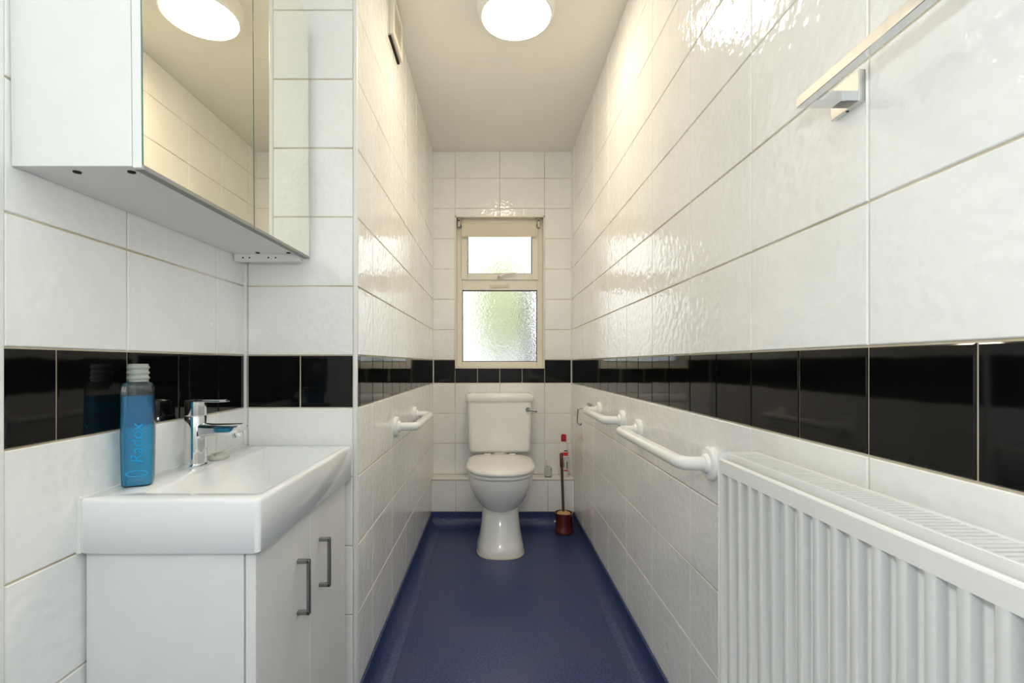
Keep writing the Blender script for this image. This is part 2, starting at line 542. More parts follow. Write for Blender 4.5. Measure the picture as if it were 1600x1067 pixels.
# lining of the opening
lin = bmesh.new()
t = 0.008
box(lin, WX0, WX0 + t, YB - 0.006, YB + 0.2, WZ0, WZ1)
box(lin, WX1 - t, WX1, YB - 0.006, YB + 0.2, WZ0, WZ1)
box(lin, WX0, WX1, YB - 0.006, YB + 0.2, WZ1 - t, WZ1)
box(lin, WX0, WX1, YB - 0.010, YB + 0.2, WZ0, WZ0 + t)
obj('reveal_lining', lin, 'upvc', win)
fx0, fx1, fz0, fz1 = WX0 + t, WX1 - t, WZ0 + t, WZ1 - t
TZ0, TZ1 = H + 0.492, H + 0.570          # transom
fw = 0.036
fr_ = bmesh.new()
box(fr_, fx0, fx0 + fw, YW, YW + 0.06, fz0, fz1, 0.003)
box(fr_, fx1 - fw, fx1, YW, YW + 0.06, fz0, fz1, 0.003)
box(fr_, fx0 + fw, fx1 - fw, YW, YW + 0.06, fz1 - fw, fz1, 0.003)
box(fr_, fx0 + fw, fx1 - fw, YW, YW + 0.06, fz0, fz0 + fw, 0.003)
obj('window_frame', fr_, 'upvc', win)
obj('transom', B(fx0 + fw, fx1 - fw, YW, YW + 0.06, TZ0, TZ1, 0.003), 'upvc', win)
# upper opening sash
sash = bmesh.new()
sx0, sx1, sz0, sz1 = fx0 + fw - 0.006, fx1 - fw + 0.006, TZ1 - 0.012, fz1 - fw + 0.006
sw = 0.042
box(sash, sx0, sx0 + sw, YW - 0.012, YW + 0.03, sz0, sz1, 0.004)
box(sash, sx1 - sw, sx1, YW - 0.012, YW + 0.03, sz0, sz1, 0.004)
box(sash, sx0 + sw, sx1 - sw, YW - 0.012, YW + 0.03, sz0, sz0 + sw, 0.004)
box(sash, sx0 + sw, sx1 - sw, YW - 0.012, YW + 0.03, sz1 - sw, sz1, 0.004)
so = obj('sash', sash, 'upvc', win)

def gasket(x0, x1, z0, z1, y, parent):
    g2 = bmesh.new(); w = 0.005
    box(g2, x0, x0 + w, y, y + 0.004, z0, z1); box(g2, x1 - w, x1, y, y + 0.004, z0, z1)
    box(g2, x0 + w, x1 - w, y, y + 0.004, z0, z0 + w); box(g2, x0 + w, x1 - w, y, y + 0.004, z1 - w, z1)
    obj('gasket', g2, 'gasket', parent)

gasket(sx0 + sw, sx1 - sw, sz0 + sw, sz1 - sw, YW + 0.006, so)
obj('pane', B(sx0 + sw, sx1 - sw, YW + 0.014, YW + 0.018, sz0 + sw, sz1 - sw), 'frosted_glass', so)
gasket(fx0 + fw, fx1 - fw, fz0 + fw, TZ0, YW + 0.018, win)
obj('pane', B(fx0 + fw, fx1 - fw, YW + 0.026, YW + 0.030, fz0 + fw, TZ0), 'frosted_glass', win)
# stay handle and little vent cover
hx = 0.046
hb = bmesh.new()
box(hb, hx - 0.020, hx + 0.026, YW - 0.022, YW - 0.012, sz0 + 0.008, sz0 + 0.022, 0.003)
tube(hb, [(hx + 0.012, YW - 0.018, sz0 + 0.015), (hx + 0.012, YW - 0.034, sz0 + 0.020), (hx + 0.035, YW - 0.040, sz0 + 0.034), (hx + 0.105, YW - 0.040, sz0 + 0.040)], 0.006, 8)
obj('handle', hb, 'upvc', win, 40)
obj('catch', B(hx - 0.012, hx + 0.000, YW - 0.030, YW - 0.021, sz0 + 0.012, sz0 + 0.026, 0.002), 'satin_metal', win)
obj('vent_cover', B(-0.015, 0.110, YW - 0.008, YW + 0.002, TZ0 + 0.014, TZ0 + 0.036, 0.003), 'blind_fabric', win)

# roller blind, wound up
bl = thing('roller_blind', 'rolled-up cream fabric roller blind at the top of the window', 'blind', (0.04, YB + 0.02, WZ1 - 0.11))
zr = WZ1 - 0.040
rb = bmesh.new()
k = 20
rings = [[(x, YB + 0.024 + 0.017 * math.cos(2 * math.pi * i / k), zr - 0.012 + 0.017 * math.sin(2 * math.pi * i / k)) for i in range(k)] for x in (-0.205, 0.285)]
loft(rb, rings)
obj('roll', rb, 'blind_fabric', bl, 40)
obj('fabric', B(-0.205, 0.285, YB + 0.006, YB + 0.009, WZ1 - 0.122, zr - 0.010), 'blind_fabric', bl)
obj('bottom_bar', B(-0.207, 0.287, YB + 0.003, YB + 0.012, WZ1 - 0.136, WZ1 - 0.122, 0.003), 'blind_fabric', bl)
for x in (-0.224, 0.304):
    br = bmesh.new()
    box(br, x - 0.009, x + 0.009, YB + 0.008, YB + 0.040, WZ1 - 0.070, WZ1 - 0.010, 0.003)
    bo = obj('bracket', br, 'bracket_metal', bl)
    s = bmesh.new()
    tube(s, [(x, YB + 0.008, WZ1 - 0.026), (x, YB + 0.004, WZ1 - 0.026)], 0.006, 8)
    obj('screw', s, 'hole', bo)
pin = bmesh.new()
tube(pin, [(-0.218, YB + 0.024, zr - 0.012), (0.298, YB + 0.024, zr - 0.012)], 0.005, 8)
obj('spindle', pin, 'bracket_metal', bl)

# ------------------------------------------------------------------ garden behind the obscure glass
ground = struct(obj('ground', B(-4, 4, YB + 0.25, 9, -0.15, -0.02), 'garden_slab'))
tag(obj('garden_wall', B(-4, 4, 8.2, 8.4, -0.02, 1.62, 0.02), 'garden_render'), 'pale rendered garden wall seen blurred through the window', 'wall')
sh = thing('garden_shrub', 'leafy green shrub seen blurred through the frosted window', 'shrub', (0.16, 6.4, -0.02))
st = bmesh.new()
for a in range(4):
    dx = 0.10 * math.cos(a * 1.7); dy = 0.10 * math.sin(a * 1.7)
    tube(st, [(0.16 + dx * 0.3, 6.4 + dy * 0.3, -0.02), (0.16 + dx, 6.4 + dy, 0.8), (0.16 + dx * 2, 6.4 + dy * 2, 1.7)], [0.025, 0.018, 0.008], 6)
obj('stem', st, 'bark', sh, 40)
rl = random.Random(8)
lv = bmesh.new()
for i in range(1900):
    while True:
        q = Vector((rl.uniform(-1, 1), rl.uniform(-1, 1), rl.uniform(-1, 1)))
        if 0.25 < q.length < 1:
            break
    c = Vector((0.12 + q.x * 0.46, 6.4 + q.y * 0.5, 1.86 + q.z * 0.72))
    d = Vector((rl.uniform(-1, 1), rl.uniform(-1, 1), rl.uniform(-0.6, 0.8))).normalized()
    s = d.cross(Vector((rl.uniform(-1, 1), rl.uniform(-1, 1), rl.uniform(-1, 1)))).normalized()
    L = rl.uniform(0.04, 0.075); w = L * 0.32
    vv = [lv.verts.new(p) for p in (c - d * L, c + s * w, c + d * L, c - s * w)]
    lv.faces.new(vv)
fo = obj('foliage', lv, 'leaf', sh)
fo['kind'] = 'stuff'
po = bmesh.new()
box(po, 0.330, 0.450, 4.95, 5.04, -0.02, 1.80, 0.006)
box(po, 0.320, 0.460, 4.94, 5.05, 1.80, 1.83, 0.008)
tag(obj('garden_post', po, 'post_grey'), 'dark grey post outside, blurred behind the frosted lower pane', 'post')

# ------------------------------------------------------------------ ceiling lamp
LX, LY = 0.091, 1.86
lp = thing('ceiling_light', 'round white flush ceiling light, switched on', 'light', (LX, LY, ZC))
bm = bmesh.new()
lathe(bm, LX, LY, [(0.150, ZC), (0.151, ZC - 0.020), (0.146, ZC - 0.042), (0.138, ZC - 0.056), (0.133, ZC - 0.058), (0.130, ZC - 0.050)], 48)
obj('housing', bm, 'trim_white', lp, 50)
bm = bmesh.new()
lathe(bm, LX, LY, [(0.132, ZC - 0.052), (0.131, ZC - 0.060), (0.115, ZC - 0.066), (0.07, ZC - 0.071), (0.0005, ZC - 0.073)], 48)
obj('diffuser', bm, 'lamp_diffuser', lp, 50)

# ------------------------------------------------------------------ extractor vent high on the passage wall
EX, EY0, EY1, EZ0, EZ1 = XL, 1.80, 1.98, H + 1.238, H + 1.392
ev = thing('extractor_vent', 'white square extractor vent high on the left wall under the ceiling', 'vent', (EX, (EY0 + EY1) / 2, EZ0))
obj('back_plate', B(EX, EX + 0.004, EY0 - 0.006, EY1 + 0.006, EZ0 - 0.004, EZ1 + 0.004, 0.001), 'upvc', ev)
fb = bmesh.new()
w = 0.022
box(fb, EX + 0.004, EX + 0.022, EY0, EY0 + w, EZ0, EZ1, 0.003)
box(fb, EX + 0.004, EX + 0.022, EY1 - w, EY1, EZ0, EZ1, 0.003)
box(fb, EX + 0.004, EX + 0.022, EY0 + w, EY1 - w, EZ0, EZ0 + w, 0.003)
box(fb, EX + 0.004, EX + 0.022, EY0 + w, EY1 - w, EZ1 - w, EZ1, 0.003)
obj('frame', fb, 'upvc', ev)
obj('painted_shadow_strip', B(EX, EX + 0.010, EY0 + 0.004, EY1 - 0.004, EZ0 - 0.007, EZ0 - 0.004), 'hole', ev)  # dark strip painted in for the shadow line under the vent
for i in range(7):
    z = EZ0 + w + 0.008 + i * 0.0155
    bm = bmesh.new()
    loft(bm, [[(EX + 0.006, y, z + 0.008), (EX + 0.009, y, z + 0.008), (EX + 0.019, y, z - 0.005), (EX + 0.016, y, z - 0.005)] for y in (EY0 + w, EY1 - w)])
    obj('louvre', bm, 'upvc', ev)

# ------------------------------------------------------------------ grab rails
def grab_rail(label, x_wall, side, y0, y1, z, off, r=0.0165):
    g_ = thing('grab_rail', label, 'grab rail', (x_wall, (y0 + y1) / 2, z), 'white grab rails')
    xo = x_wall - side * off
    pts = fillet([(x_wall - side * 0.012, y0, z), (xo, y0, z), (xo, y1, z), (x_wall - side * 0.012, y1, z)], 0.045, 8)
    bm = bmesh.new(); tube(bm, pts, r, 18)
    obj('bar', bm, 'rail_white', g_, 50)
    for y in (y0, y1):
        bm = bmesh.new()
        prof = [(0.040, 0.0), (0.040, 0.010), (0.036, 0.014), (0.024, 0.015), (0.021, 0.022), (0.0166, 0.024)]
        k = 24
        rings = [[(x_wall - side * d, y + rr * math.cos(2 * math.pi * i / k), z + rr * math.sin(2 * math.pi * i / k)) for i in range(k)] for rr, d in prof]
        loft(bm, rings)
        obj('flange', bm, 'rail_white', g_, 40)
    return g_

grab_rail('long white grab rail on the right wall, reaching the radiator end', XR, 1, 1.135, 1.700, H - 0.236, 0.072)
grab_rail('short white grab rail on the right wall next to the toilet roll holder', XR, 1, 1.915, 2.335, H - 0.226, 0.072)
grab_rail('short white grab rail on the left passage wall facing the other two', XL, -1, 1.930, 2.385, H - 0.253, 0.085)

# toilet roll holder
tr_ = thing('toilet_roll_holder', 'empty chrome wire toilet roll holder beside the short right grab rail', 'roll holder', (XR, 2.56, H - 0.226))
bm = bmesh.new()
box(bm, XR - 0.010, XR, 2.525, 2.600, H - 0.245, H - 0.212, 0.003)
obj('mount', bm, 'wire_chrome', tr_)
bm = bmesh.new()
tube(bm, fillet([(XR - 0.008, 2.56, H - 0.228), (XR - 0.064, 2.57, H - 0.243), (XR - 0.066, 2.58, H - 0.318), (XR - 0.050, 2.56, H - 0.330), (XR - 0.048, 2.56, H - 0.316)], 0.008, 4), 0.0042, 10)
obj('wire_arm', bm, 'wire_chrome', tr_, 40)

# ------------------------------------------------------------------ toilet
TX = 0.043
to = thing('toilet', 'white close-coupled toilet with closed lid standing under the window', 'toilet', (TX, 2.75, 0))

def dring(a, yf, yb, z, ym=None, nf=2.2, nb=4.0, k=40):
    ym = (yf * 0.5 + yb * 0.5) if ym is None else ym
    out = []
    for i in range(k):
        t_ = 2 * math.pi * i / k
        c, s = math.cos(t_), math.sin(t_)
        n_ = nf if s < 0 else nb
        x = a * math.copysign(abs(c) ** (2 / n_), c)
        y = (ym - yf if s < 0 else yb - ym) * math.copysign(abs(s) ** (2 / n_), s)
        out.append((TX + x, ym + y, z))
    return out

bm = bmesh.new()
bowl = [(-0.815, 0.050, 2.640, 2.86, 2.74), (-0.808, 0.075, 2.605, 2.88, 2.72), (-0.790, 0.103, 2.566, 2.90, 2.71), (-0.760, 0.128, 2.532, 2.92, 2.70), (-0.720, 0.150, 2.500, 2.93, 2.68),
        (-0.680, 0.165, 2.478, 2.94, 2.67), (-0.645, 0.173, 2.466, 2.945, 2.66), (-0.618, 0.176, 2.462, 2.945, 2.66), (-0.608, 0.176, 2.462, 2.945, 2.66), (-0.603, 0.170, 2.470, 2.94, 2.66)]
loft(bm, [dring(a, yf, yb, H + z, ym, 2.1, 3.5) for z, a, yf, yb, ym in bowl])
obj('bowl', bm, 'ceramic', to, 60)
bm = bmesh.new()
ped = [(0.0, 0.126, 2.524, 2.98), (0.010, 0.128, 2.522, 2.98), (0.045, 0.123, 2.532, 2.98), (0.085, 0.114, 2.552, 2.97), (0.150, 0.106, 2.582, 2.96), (0.215, 0.102, 2.605, 2.95), (0.300, 0.104, 2.62, 2.94)]
loft(bm, [dring(a, yf, yb, z, yf + 0.14, 2.6, 5) for z, a, yf, yb in ped])
po_ = obj('pedestal', bm, 'ceramic', to, 60)
bm = bmesh.new()
loft(bm, [dring(0.131, 2.518, 2.985, 0.0, 2.66, 2.6, 5), dring(0.129, 2.520, 2.983, 0.007, 2.66, 2.6, 5)])
obj('sealant_bead', bm, 'sealant', po_)
# seat ring and lid
bm = bmesh.new()
loft(bm, [dring(0.178, 2.452, 2.92, H - 0.602, 2.66), dring(0.184, 2.446, 2.925, H - 0.598, 2.66), dring(0.184, 2.446, 2.925, H - 0.588, 2.66), dring(0.180, 2.450, 2.92, H - 0.583, 2.66)])
obj('seat', bm, 'seat_plastic', to, 60)
bm = bmesh.new()
lid = [(0.182, 2.446, 2.930, -0.582), (0.1905, 2.436, 2.936, -0.577), (0.192, 2.434, 2.938, -0.567), (0.188, 2.440, 2.935, -0.557), (0.170, 2.462, 2.92, -0.551), (0.10, 2.54, 2.86, -0.548), (0.02, 2.64, 2.72, -0.547)]
loft(bm, [dring(a, yf, yb, H + z, 2.68, 2.3, 4.5) for a, yf, yb, z in lid])
obj('lid', bm, 'seat_plastic', to, 60)
for x in (-0.075, 0.075):
    bm = bmesh.new()
    tube(bm, [(TX + x - 0.018, 2.925, H - 0.560), (TX + x + 0.018, 2.925, H - 0.560)], 0.013, 12)
    obj('hinge', bm, 'seat_plastic', to, 40)
# cistern
bm = bmesh.new()
cyf, cyb = 2.950, 3.160
rings = []
for z, hw, ins in ((-0.552, 0.176, 0.012), (-0.545, 0.188, 0.004), (-0.530, 0.191, 0.0), (-0.40, 0.196, -0.002), (-0.235, 0.201, -0.004)):
    rings.append(rrect(TX, (cyf + ins + cyb) / 2, hw, (cyb - cyf - ins) / 2, 0.028, H + z, 5))
loft(bm, rings)
ci = obj('cistern', bm, 'ceramic', to, 50)
bm = bmesh.new()
rings = []
for z, hw, ins in ((-0.237, 0.204, -0.006), (-0.231, 0.209, -0.012), (-0.205, 0.210, -0.013), (-0.193, 0.207, -0.010), (-0.187, 0.198, 0.0), (-0.185, 0.17, 0.025)):
    y0 = cyf + ins
    yb = cyb + 0.004 - max(ins, 0)
    rings.append(rrect(TX, (y0 + yb) / 2, hw, (yb - y0) / 2, 0.024, H + z, 5))
loft(bm, rings)
obj('cistern_lid', bm, 'ceramic', to, 50)
bm = bmesh.new()
tube(bm, [(TX + 0.172, cyf + 0.002, H - 0.282), (TX + 0.172, cyf - 0.016, H - 0.282)], [0.015, 0.013], 16)
tube(bm, [(TX + 0.172, cyf - 0.014, H - 0.282), (TX + 0.195, cyf - 0.018, H - 0.285), (TX + 0.228, cyf - 0.020, H - 0.289)], [0.006, 0.0075, 0.009], 10)
obj('flush_lever', bm, 'satin_metal', ci, 40)
bm = bmesh.new()
tube(bm, [(TX - 0.168, cyf + 0.002, H - 0.278), (TX - 0.168, cyf - 0.003, H - 0.278)], 0.014, 16)
obj('blanking_cap', bm, 'seat_plastic', ci, 40)
bm = bmesh.new()
tube(bm, [(TX, 3.0, H - 0.62), (TX, 3.0, H - 0.55)], 0.05, 16)
obj('flush_joint', bm, 'seat_plastic', to, 40)

# ------------------------------------------------------------------ items around the toilet
# toilet brush
BX, BY = 0.432, 2.925
br = thing('toilet_brush', 'dark red toilet brush holder with upright brush on the blue floor', 'toilet brush', (BX, BY, 0))
bm = bmesh.new()
lathe(bm, BX, BY, [(0.045, 0.001), (0.056, 0.003), (0.059, 0.016), (0.054, 0.026), (0.052, 0.060), (0.053, 0.105), (0.056, 0.118), (0.055, 0.124), (0.049, 0.124), (0.047, 0.100), (0.046, 0.02)], 32)
ho = obj('holder', bm, 'brush_holder', br, 40)
bm = bmesh.new()
tube(bm, [(BX - 0.053, BY - 0.006, 0.072), (BX - 0.057, BY - 0.010, 0.070)], 0.006, 8)
obj('sticker', bm, 'bottle_white', ho)
bm = bmesh.new()
lathe(bm, BX, BY, [(0.02, 0.03), (0.040, 0.04), (0.043, 0.10), (0.040, 0.122), (0.022, 0.130), (0.006, 0.132)], 20)
obj('brush_head', bm, 'brush_bristle', br, 50)
bm = bmesh.new()
tube(bm, [(BX, BY, 0.06), (BX - 0.012, BY - 0.002, 0.415)], 0.0085, 10)
sk = obj('stick', bm, 'brush_stick', br, 40)
bm = bmesh.new()
tube(bm, [(BX - 0.0115, BY - 0.002, 0.400), (BX - 0.012, BY - 0.002, 0.408), (BX - 0.0145, BY - 0.0025, 0.480), (BX - 0.0148, BY - 0.0025, 0.486)], [0.010, 0.0115, 0.0105, 0.006], 12)
obj('grip', bm, 'brush_holder', br, 40)

# bleach bottle on the ledge
QX, QY = 0.459, 3.108
cb = thing('cleaner_bottle', 'white cleaner bottle with red cap on the tiled ledge', 'bottle', (QX, QY, LEDGE))
bm = bmesh.new()
rings = []
for z, hx_, hy_ in ((0.0, 0.026, 0.018), (0.004, 0.0295, 0.0215), (0.05, 0.0305, 0.0225), (0.16, 0.0310, 0.0225), (0.185, 0.0295, 0.021), (0.205, 0.022, 0.018), (0.222, 0.0145, 0.0145), (0.232, 0.0135, 0.0135)):
    rings.append(rrect(QX, QY, hx_, hy_, min(hx_, hy_) * 0.85, LEDGE + z, 4))
loft(bm, rings)
bb = obj('bottle_body', bm, 'bottle_white', cb, 50)
bm = bmesh.new()
lathe(bm, QX, QY, [(0.0165, LEDGE + 0.228), (0.0170, LEDGE + 0.232), (0.0175, LEDGE + 0.262), (0.015, LEDGE + 0.272), (0.008, LEDGE + 0.275)], 20)
obj('cap', bm, 'red_plastic', cb, 40)
def wrap(z0, z1, mname, x0=-0.0305, x1=0.0305, name='label_band'):
    yl = QY - 0.0236
    obj(name, B(QX + x0 * 0.80, QX + x1 * 0.80, yl, yl + 0.003, LEDGE + z0, LEDGE + z1), mname, bb)
wrap(0.138, 0.160, 'label_red')
wrap(0.040, 0.048, 'label_red')
wrap(0.060, 0.098, 'label_grey', -0.022, 0.006, 'label_print')
wrap(0.056, 0.100, 'label_dark', 0.018, 0.026, 'label_print')
wrap(0.166, 0.173, 'label_dark', -0.002, 0.026, 'label_print')
for i in range(4):
    wrap(0.105 + 0.007 * i, 0.108 + 0.007 * i, 'label_grey', -0.024, 0.024 - 0.006 * (i % 2), 'label_print')

# small clear bottle on the ledge
SX, SY = 0.355, 3.095
sb = thing('small_bottle', 'tiny clear bottle with pale label on the ledge by the toilet', 'bottle', (SX, SY, LEDGE))
bm = bmesh.new()
rings = []
for z, hx_ in ((0.0, 0.021), (0.003, 0.0235), (0.055, 0.0235), (0.064, 0.019), (0.070, 0.010), (0.078, 0.009)):
    rings.append(rrect(SX, SY, hx_, min(hx_, 0.016), 0.006, LEDGE + z, 3))
loft(bm, rings)
sbb = obj('bottle_body', bm, 'clear_plastic', sb, 40)
bm = bmesh.new()
lathe(bm, SX, SY, [(0.0115, LEDGE + 0.074), (0.0115, LEDGE + 0.104), (0.010, LEDGE + 0.107)], 16)
obj('cap', bm, 'bottle_white', sb, 40)
obj('label_band', B(SX - 0.020, SX + 0.020, SY - 0.0168, SY - 0.0155, LEDGE + 0.008, LEDGE + 0.052), 'clear_label', sbb)

# ------------------------------------------------------------------ vanity cabinet and basin
VY0, VY1 = 0.842, 1.352
BZ0, BZ1 = H - 0.332, H - 0.234
va = thing('vanity_cabinet', 'white two-door vanity cabinet under the basin', 'cabinet', (-0.58, (VY0 + VY1) / 2, 0))
bm = bmesh.new()
ct = 0.016
xc0, xc1 = XA + 0.006, -0.437
obj('side_panel', B(xc0, xc1, VY0, VY0 + ct, 0.0, BZ0, 0.001), 'laminate', va)
obj('side_panel', B(xc0, xc1, VY1 - ct, VY1, 0.0, BZ0, 0.001), 'laminate', va)
obj('back_panel', B(xc0, xc0 + 0.008, VY0 + ct, VY1 - ct, 0.08, BZ0 - 0.002), 'laminate', va)
obj('bottom_panel', B(xc0 + 0.008, xc1, VY0 + ct, VY1 - ct, 0.08, 0.096), 'laminate', va)
obj('plinth', B(xc1 - 0.04, xc1 - 0.025, VY0 + ct, VY1 - ct, 0.0, 0.08), 'laminate', va)
obj('top_rail', B(xc1 - 0.05, xc1, VY0 + ct, VY1 - ct, BZ0 - 0.02, BZ0 - 0.002), 'laminate', va)
ym_ = 1.093
for i, (a, b2) in enumerate(((VY0 + 0.001, ym_ - 0.0015), (ym_ + 0.0015, VY1 - 0.001))):
    d = obj('door', B(xc1 + 0.0025, -0.4160, a, b2, 0.085, BZ0 - 0.003, 0.0012), 'laminate', va)
    yh = (1.023, 1.151)[i]
    zt, zb_ = H - 0.421, H - 0.530
    bm = bmesh.new()
    bx_ = -0.4160
    for z in (zt, zb_):
        box(bm, bx_, bx_ + 0.026, yh - 0.005, yh + 0.005, z - 0.004, z + 0.004, 0.001)
    box(bm, bx_ + 0.020, bx_ + 0.027, yh - 0.005, yh + 0.005, zb_ - 0.004, zt + 0.004, 0.0015)
    obj('handle', bm, 'satin_metal', d)

# basin: rectangular ceramic slab with a sloping bowl
bx0, bx1, by0, by1 = XA + 0.002, -0.403, 0.828, 1.374
bs = thing('washbasin', 'white rectangular ceramic washbasin on the vanity cabinet', 'basin', ((bx0 + bx1) / 2, (by0 + by1) / 2, BZ0))
bm = bmesh.new()
cx_, cy_ = (bx0 + bx1) / 2, (by0 + by1) / 2
hx_, hy_ = (bx1 - bx0) / 2, (by1 - by0) / 2
rings = [rrect(cx_, cy_, hx_ - 0.020, hy_ - 0.020, 0.004, BZ0, 4),
         rrect(cx_, cy_, hx_ - 0.006, hy_ - 0.006, 0.008, BZ0 + 0.0005, 4),
         rrect(cx_, cy_, hx_ - 0.001, hy_ - 0.001, 0.009, BZ0 + 0.005, 4),
         rrect(cx_, cy_, hx_, hy_, 0.010, BZ1 - 0.008, 4),
         rrect(cx_, cy_, hx_ - 0.001, hy_ - 0.001, 0.010, BZ1 - 0.003, 4),
         rrect(cx_, cy_, hx_ - 0.004, hy_ - 0.004, 0.009, BZ1, 4)]
ox0, ox1, oy0, oy1 = -0.636, bx1 - 0.017, 0.866, 1.347      # bowl opening
def brect(ix0, ix1, iy0, iy1, r, z):
    return rrect((ix0 + ix1) / 2, (iy0 + iy1) / 2, (ix1 - ix0) / 2, (iy1 - iy0) / 2, r, z, 4)
rings += [brect(ox0, ox1, oy0, oy1, 0.012, BZ1),
          brect(ox0 + 0.004, ox1 - 0.003, oy0 + 0.004, oy1 - 0.004, 0.012, BZ1 - 0.004),
          brect(ox0 + 0.030, ox1 - 0.012, oy0 + 0.075, oy1 - 0.055, 0.022, BZ1 - 0.055),
          brect(ox0 + 0.050, ox1 - 0.025, oy0 + 0.105, oy1 - 0.085, 0.025, BZ1 - 0.076),
          brect(ox0 + 0.080, ox1 - 0.050, oy0 + 0.16, oy1 - 0.14, 0.022, BZ1 - 0.080)]
loft(bm, rings)
obj('basin_body', bm, 'ceramic_basin', bs, 50)
bm = bmesh.new()
lathe(bm, -0.530, 1.11, [(0.024, BZ1 - 0.0795), (0.024, BZ1 - 0.0775), (0.017, BZ1 - 0.0765), (0.004, BZ1 - 0.0760)], 24)
obj('waste', bm, 'chrome', bs, 40)
bm = bmesh.new()
tube(bm, [(XA + 0.003, by0 + 0.002, BZ0 + 0.004), (XA + 0.003, by0 + 0.002, BZ1 - 0.001), (XA + 0.003, by1 + 0.004, BZ1 - 0.001)], 0.004, 8)
obj('sealant_bead', bm, 'trim_white', bs, 40)

# tap
TXp, TYp = -0.683, 1.103
tp = thing('mixer_tap', 'chrome single-lever mixer tap on the back rim of the basin', 'tap', (TXp, TYp, BZ1))
bm = bmesh.new()
lathe(bm, TXp, TYp, [(0.0300, BZ1), (0.0305, BZ1 + 0.002), (0.0295, BZ1 + 0.006), (0.023, BZ1 + 0.0075)], 32)
obj('base_ring', bm, 'chrome', tp, 30)
bm = bmesh.new()
lathe(bm, TXp, TYp, [(0.0235, BZ1 + 0.006), (0.0228, BZ1 + 0.05), (0.0222, BZ1 + 0.112), (0.0215, BZ1 + 0.1135)], 32)
obj('body', bm, 'chrome', tp, 30)
bm = bmesh.new()
lathe(bm, TXp, TYp, [(0.0195, BZ1 + 0.1130), (0.0218, BZ1 + 0.1155), (0.0222, BZ1 + 0.1170), (0.0215, BZ1 + 0.146), (0.0190, BZ1 + 0.1475)], 32)
hd = obj('cartridge_cap', bm, 'chrome', tp, 30)
bm = bmesh.new()
rings = []
for x, zc, hw, ht in ((-0.018, 0.1485, 0.012, 0.0022), (0.0, 0.1495, 0.0165, 0.0032), (0.03, 0.1490, 0.0145, 0.0028), (0.058, 0.1485, 0.0125, 0.0028), (0.072, 0.1490, 0.0115, 0.0026), (0.0745, 0.1495, 0.0095, 0.0016)):
    rings.append([(TXp + x, TYp + sy * hw, BZ1 + zc + sz * ht) for sy, sz in ((-1, -0.4), (-0.85, -1), (0.85, -1), (1, -0.4), (1, 0.4), (0.85, 1), (-0.85, 1), (-1, 0.4))])
loft(bm, rings)
obj('lever', bm, 'chrome', hd, 40)
bm = bmesh.new()
rings = []
for x, zc, hw, ht, sh_ in ((0.006, 0.082, 0.017, 0.017, 0), (0.026, 0.082, 0.0165, 0.015, 0), (0.040, 0.0825, 0.016, 0.0135, 0), (0.085, 0.084, 0.0158, 0.0125, 0), (0.106, 0.0865, 0.0155, 0.0105, 0.002), (0.112, 0.0885, 0.0145, 0.0080, 0.002)):
    r_ = []
    for i in range(20):
        a = 2 * math.pi * i / 20
        c, s = math.cos(a), math.sin(a)
        r_.append((TXp + x + (-sh_ if s < 0 else 0), TYp + hw * math.copysign(abs(c) ** 0.5, c), BZ1 + zc + ht * math.copysign(abs(s) ** 0.5, s)))
    rings.append(r_)
loft(bm, rings)
sp = obj('spout', bm, 'chrome', tp, 40)
bm = bmesh.new()
tube(bm, [(TXp + 0.094, TYp, BZ1 + 0.080), (TXp + 0.099, TYp, BZ1 + 0.066)], [0.0125, 0.0118], 20)
obj('aerator', bm, 'chrome', sp, 40)

# sliver of soap next to the tap
bm = bmesh.new()
loft(bm, [rrect(-0.672, 1.178, 0.017, 0.023, 0.014, BZ1 + z, 5) if s == 0 else rrect(-0.672, 1.178, 0.017 + s, 0.023 + s, 0.015, BZ1 + z, 5) for z, s in ((0.0005, 0), (0.003, 0.002), (0.010, 0.002), (0.014, -0.003))])
tag(obj('soap_bar', bm, 'soap', None, 60), 'small pale worn bar of soap behind the tap', 'soap')

# bottle of blue shower gel
GX, GY = -0.684, 0.926
gb = thing('gel_bottle', 'open clear bottle of blue bath gel standing on the basin rim', 'bottle', (GX, GY, BZ1))
gb.rotation_euler.z = math.radians(27)
body = [(0.0, 0.0215, 0.0185), (0.003, 0.0240, 0.0210), (0.012, 0.0244, 0.0214), (0.05, 0.0252, 0.0219), (0.10, 0.0258, 0.0222), (0.150, 0.0252, 0.0219), (0.180, 0.0244, 0.0214), (0.190, 0.0238, 0.0210), (0.196, 0.0220, 0.0195), (0.1985, 0.0175, 0.0165), (0.2000, 0.0168, 0.0160)]
bm = bmesh.new()
loft(bm, [rrect(GX, GY, a, b2, 0.0078 if a > 0.02 else 0.015, BZ1 + 0.0005 + z, 5) for z, a, b2 in body], True, False)
sh_ = obj('bottle_shell', bm, 'clear_plastic', gb, 50)
bm = bmesh.new()
lathe(bm, GX, GY, [(0.0165, BZ1 + 0.199)] + [(r_, BZ1 + z) for r_, z in ((0.0168, 0.203), (0.0185, 0.205), (0.0185, 0.208), (0.0165, 0.210), (0.0165, 0.213), (0.0185, 0.215), (0.0185, 0.218), (0.0165, 0.220), (0.0165, 0.223), (0.0185, 0.225), (0.0185, 0.228), (0.0165, 0.230), (0.0165, 0.233), (0.0140, 0.2335), (0.0140, 0.20))], 28, False, False)
obj('neck', bm, 'cloudy_plastic', gb, 30)
bm = bmesh.new()
liq = [(0.0025, 0.0215, 0.0185)] + [(z, a - 0.0012, b2 - 0.0012) for z, a, b2 in body[2:6]] + [(0.172, 0.0234, 0.0204)]
loft(bm, [rrect(GX, GY, a, b2, 0.0070, BZ1 + 0.0005 + z, 5) for z, a, b2 in liq])
obj('liquid', bm, 'blue_liquid', gb, 50)
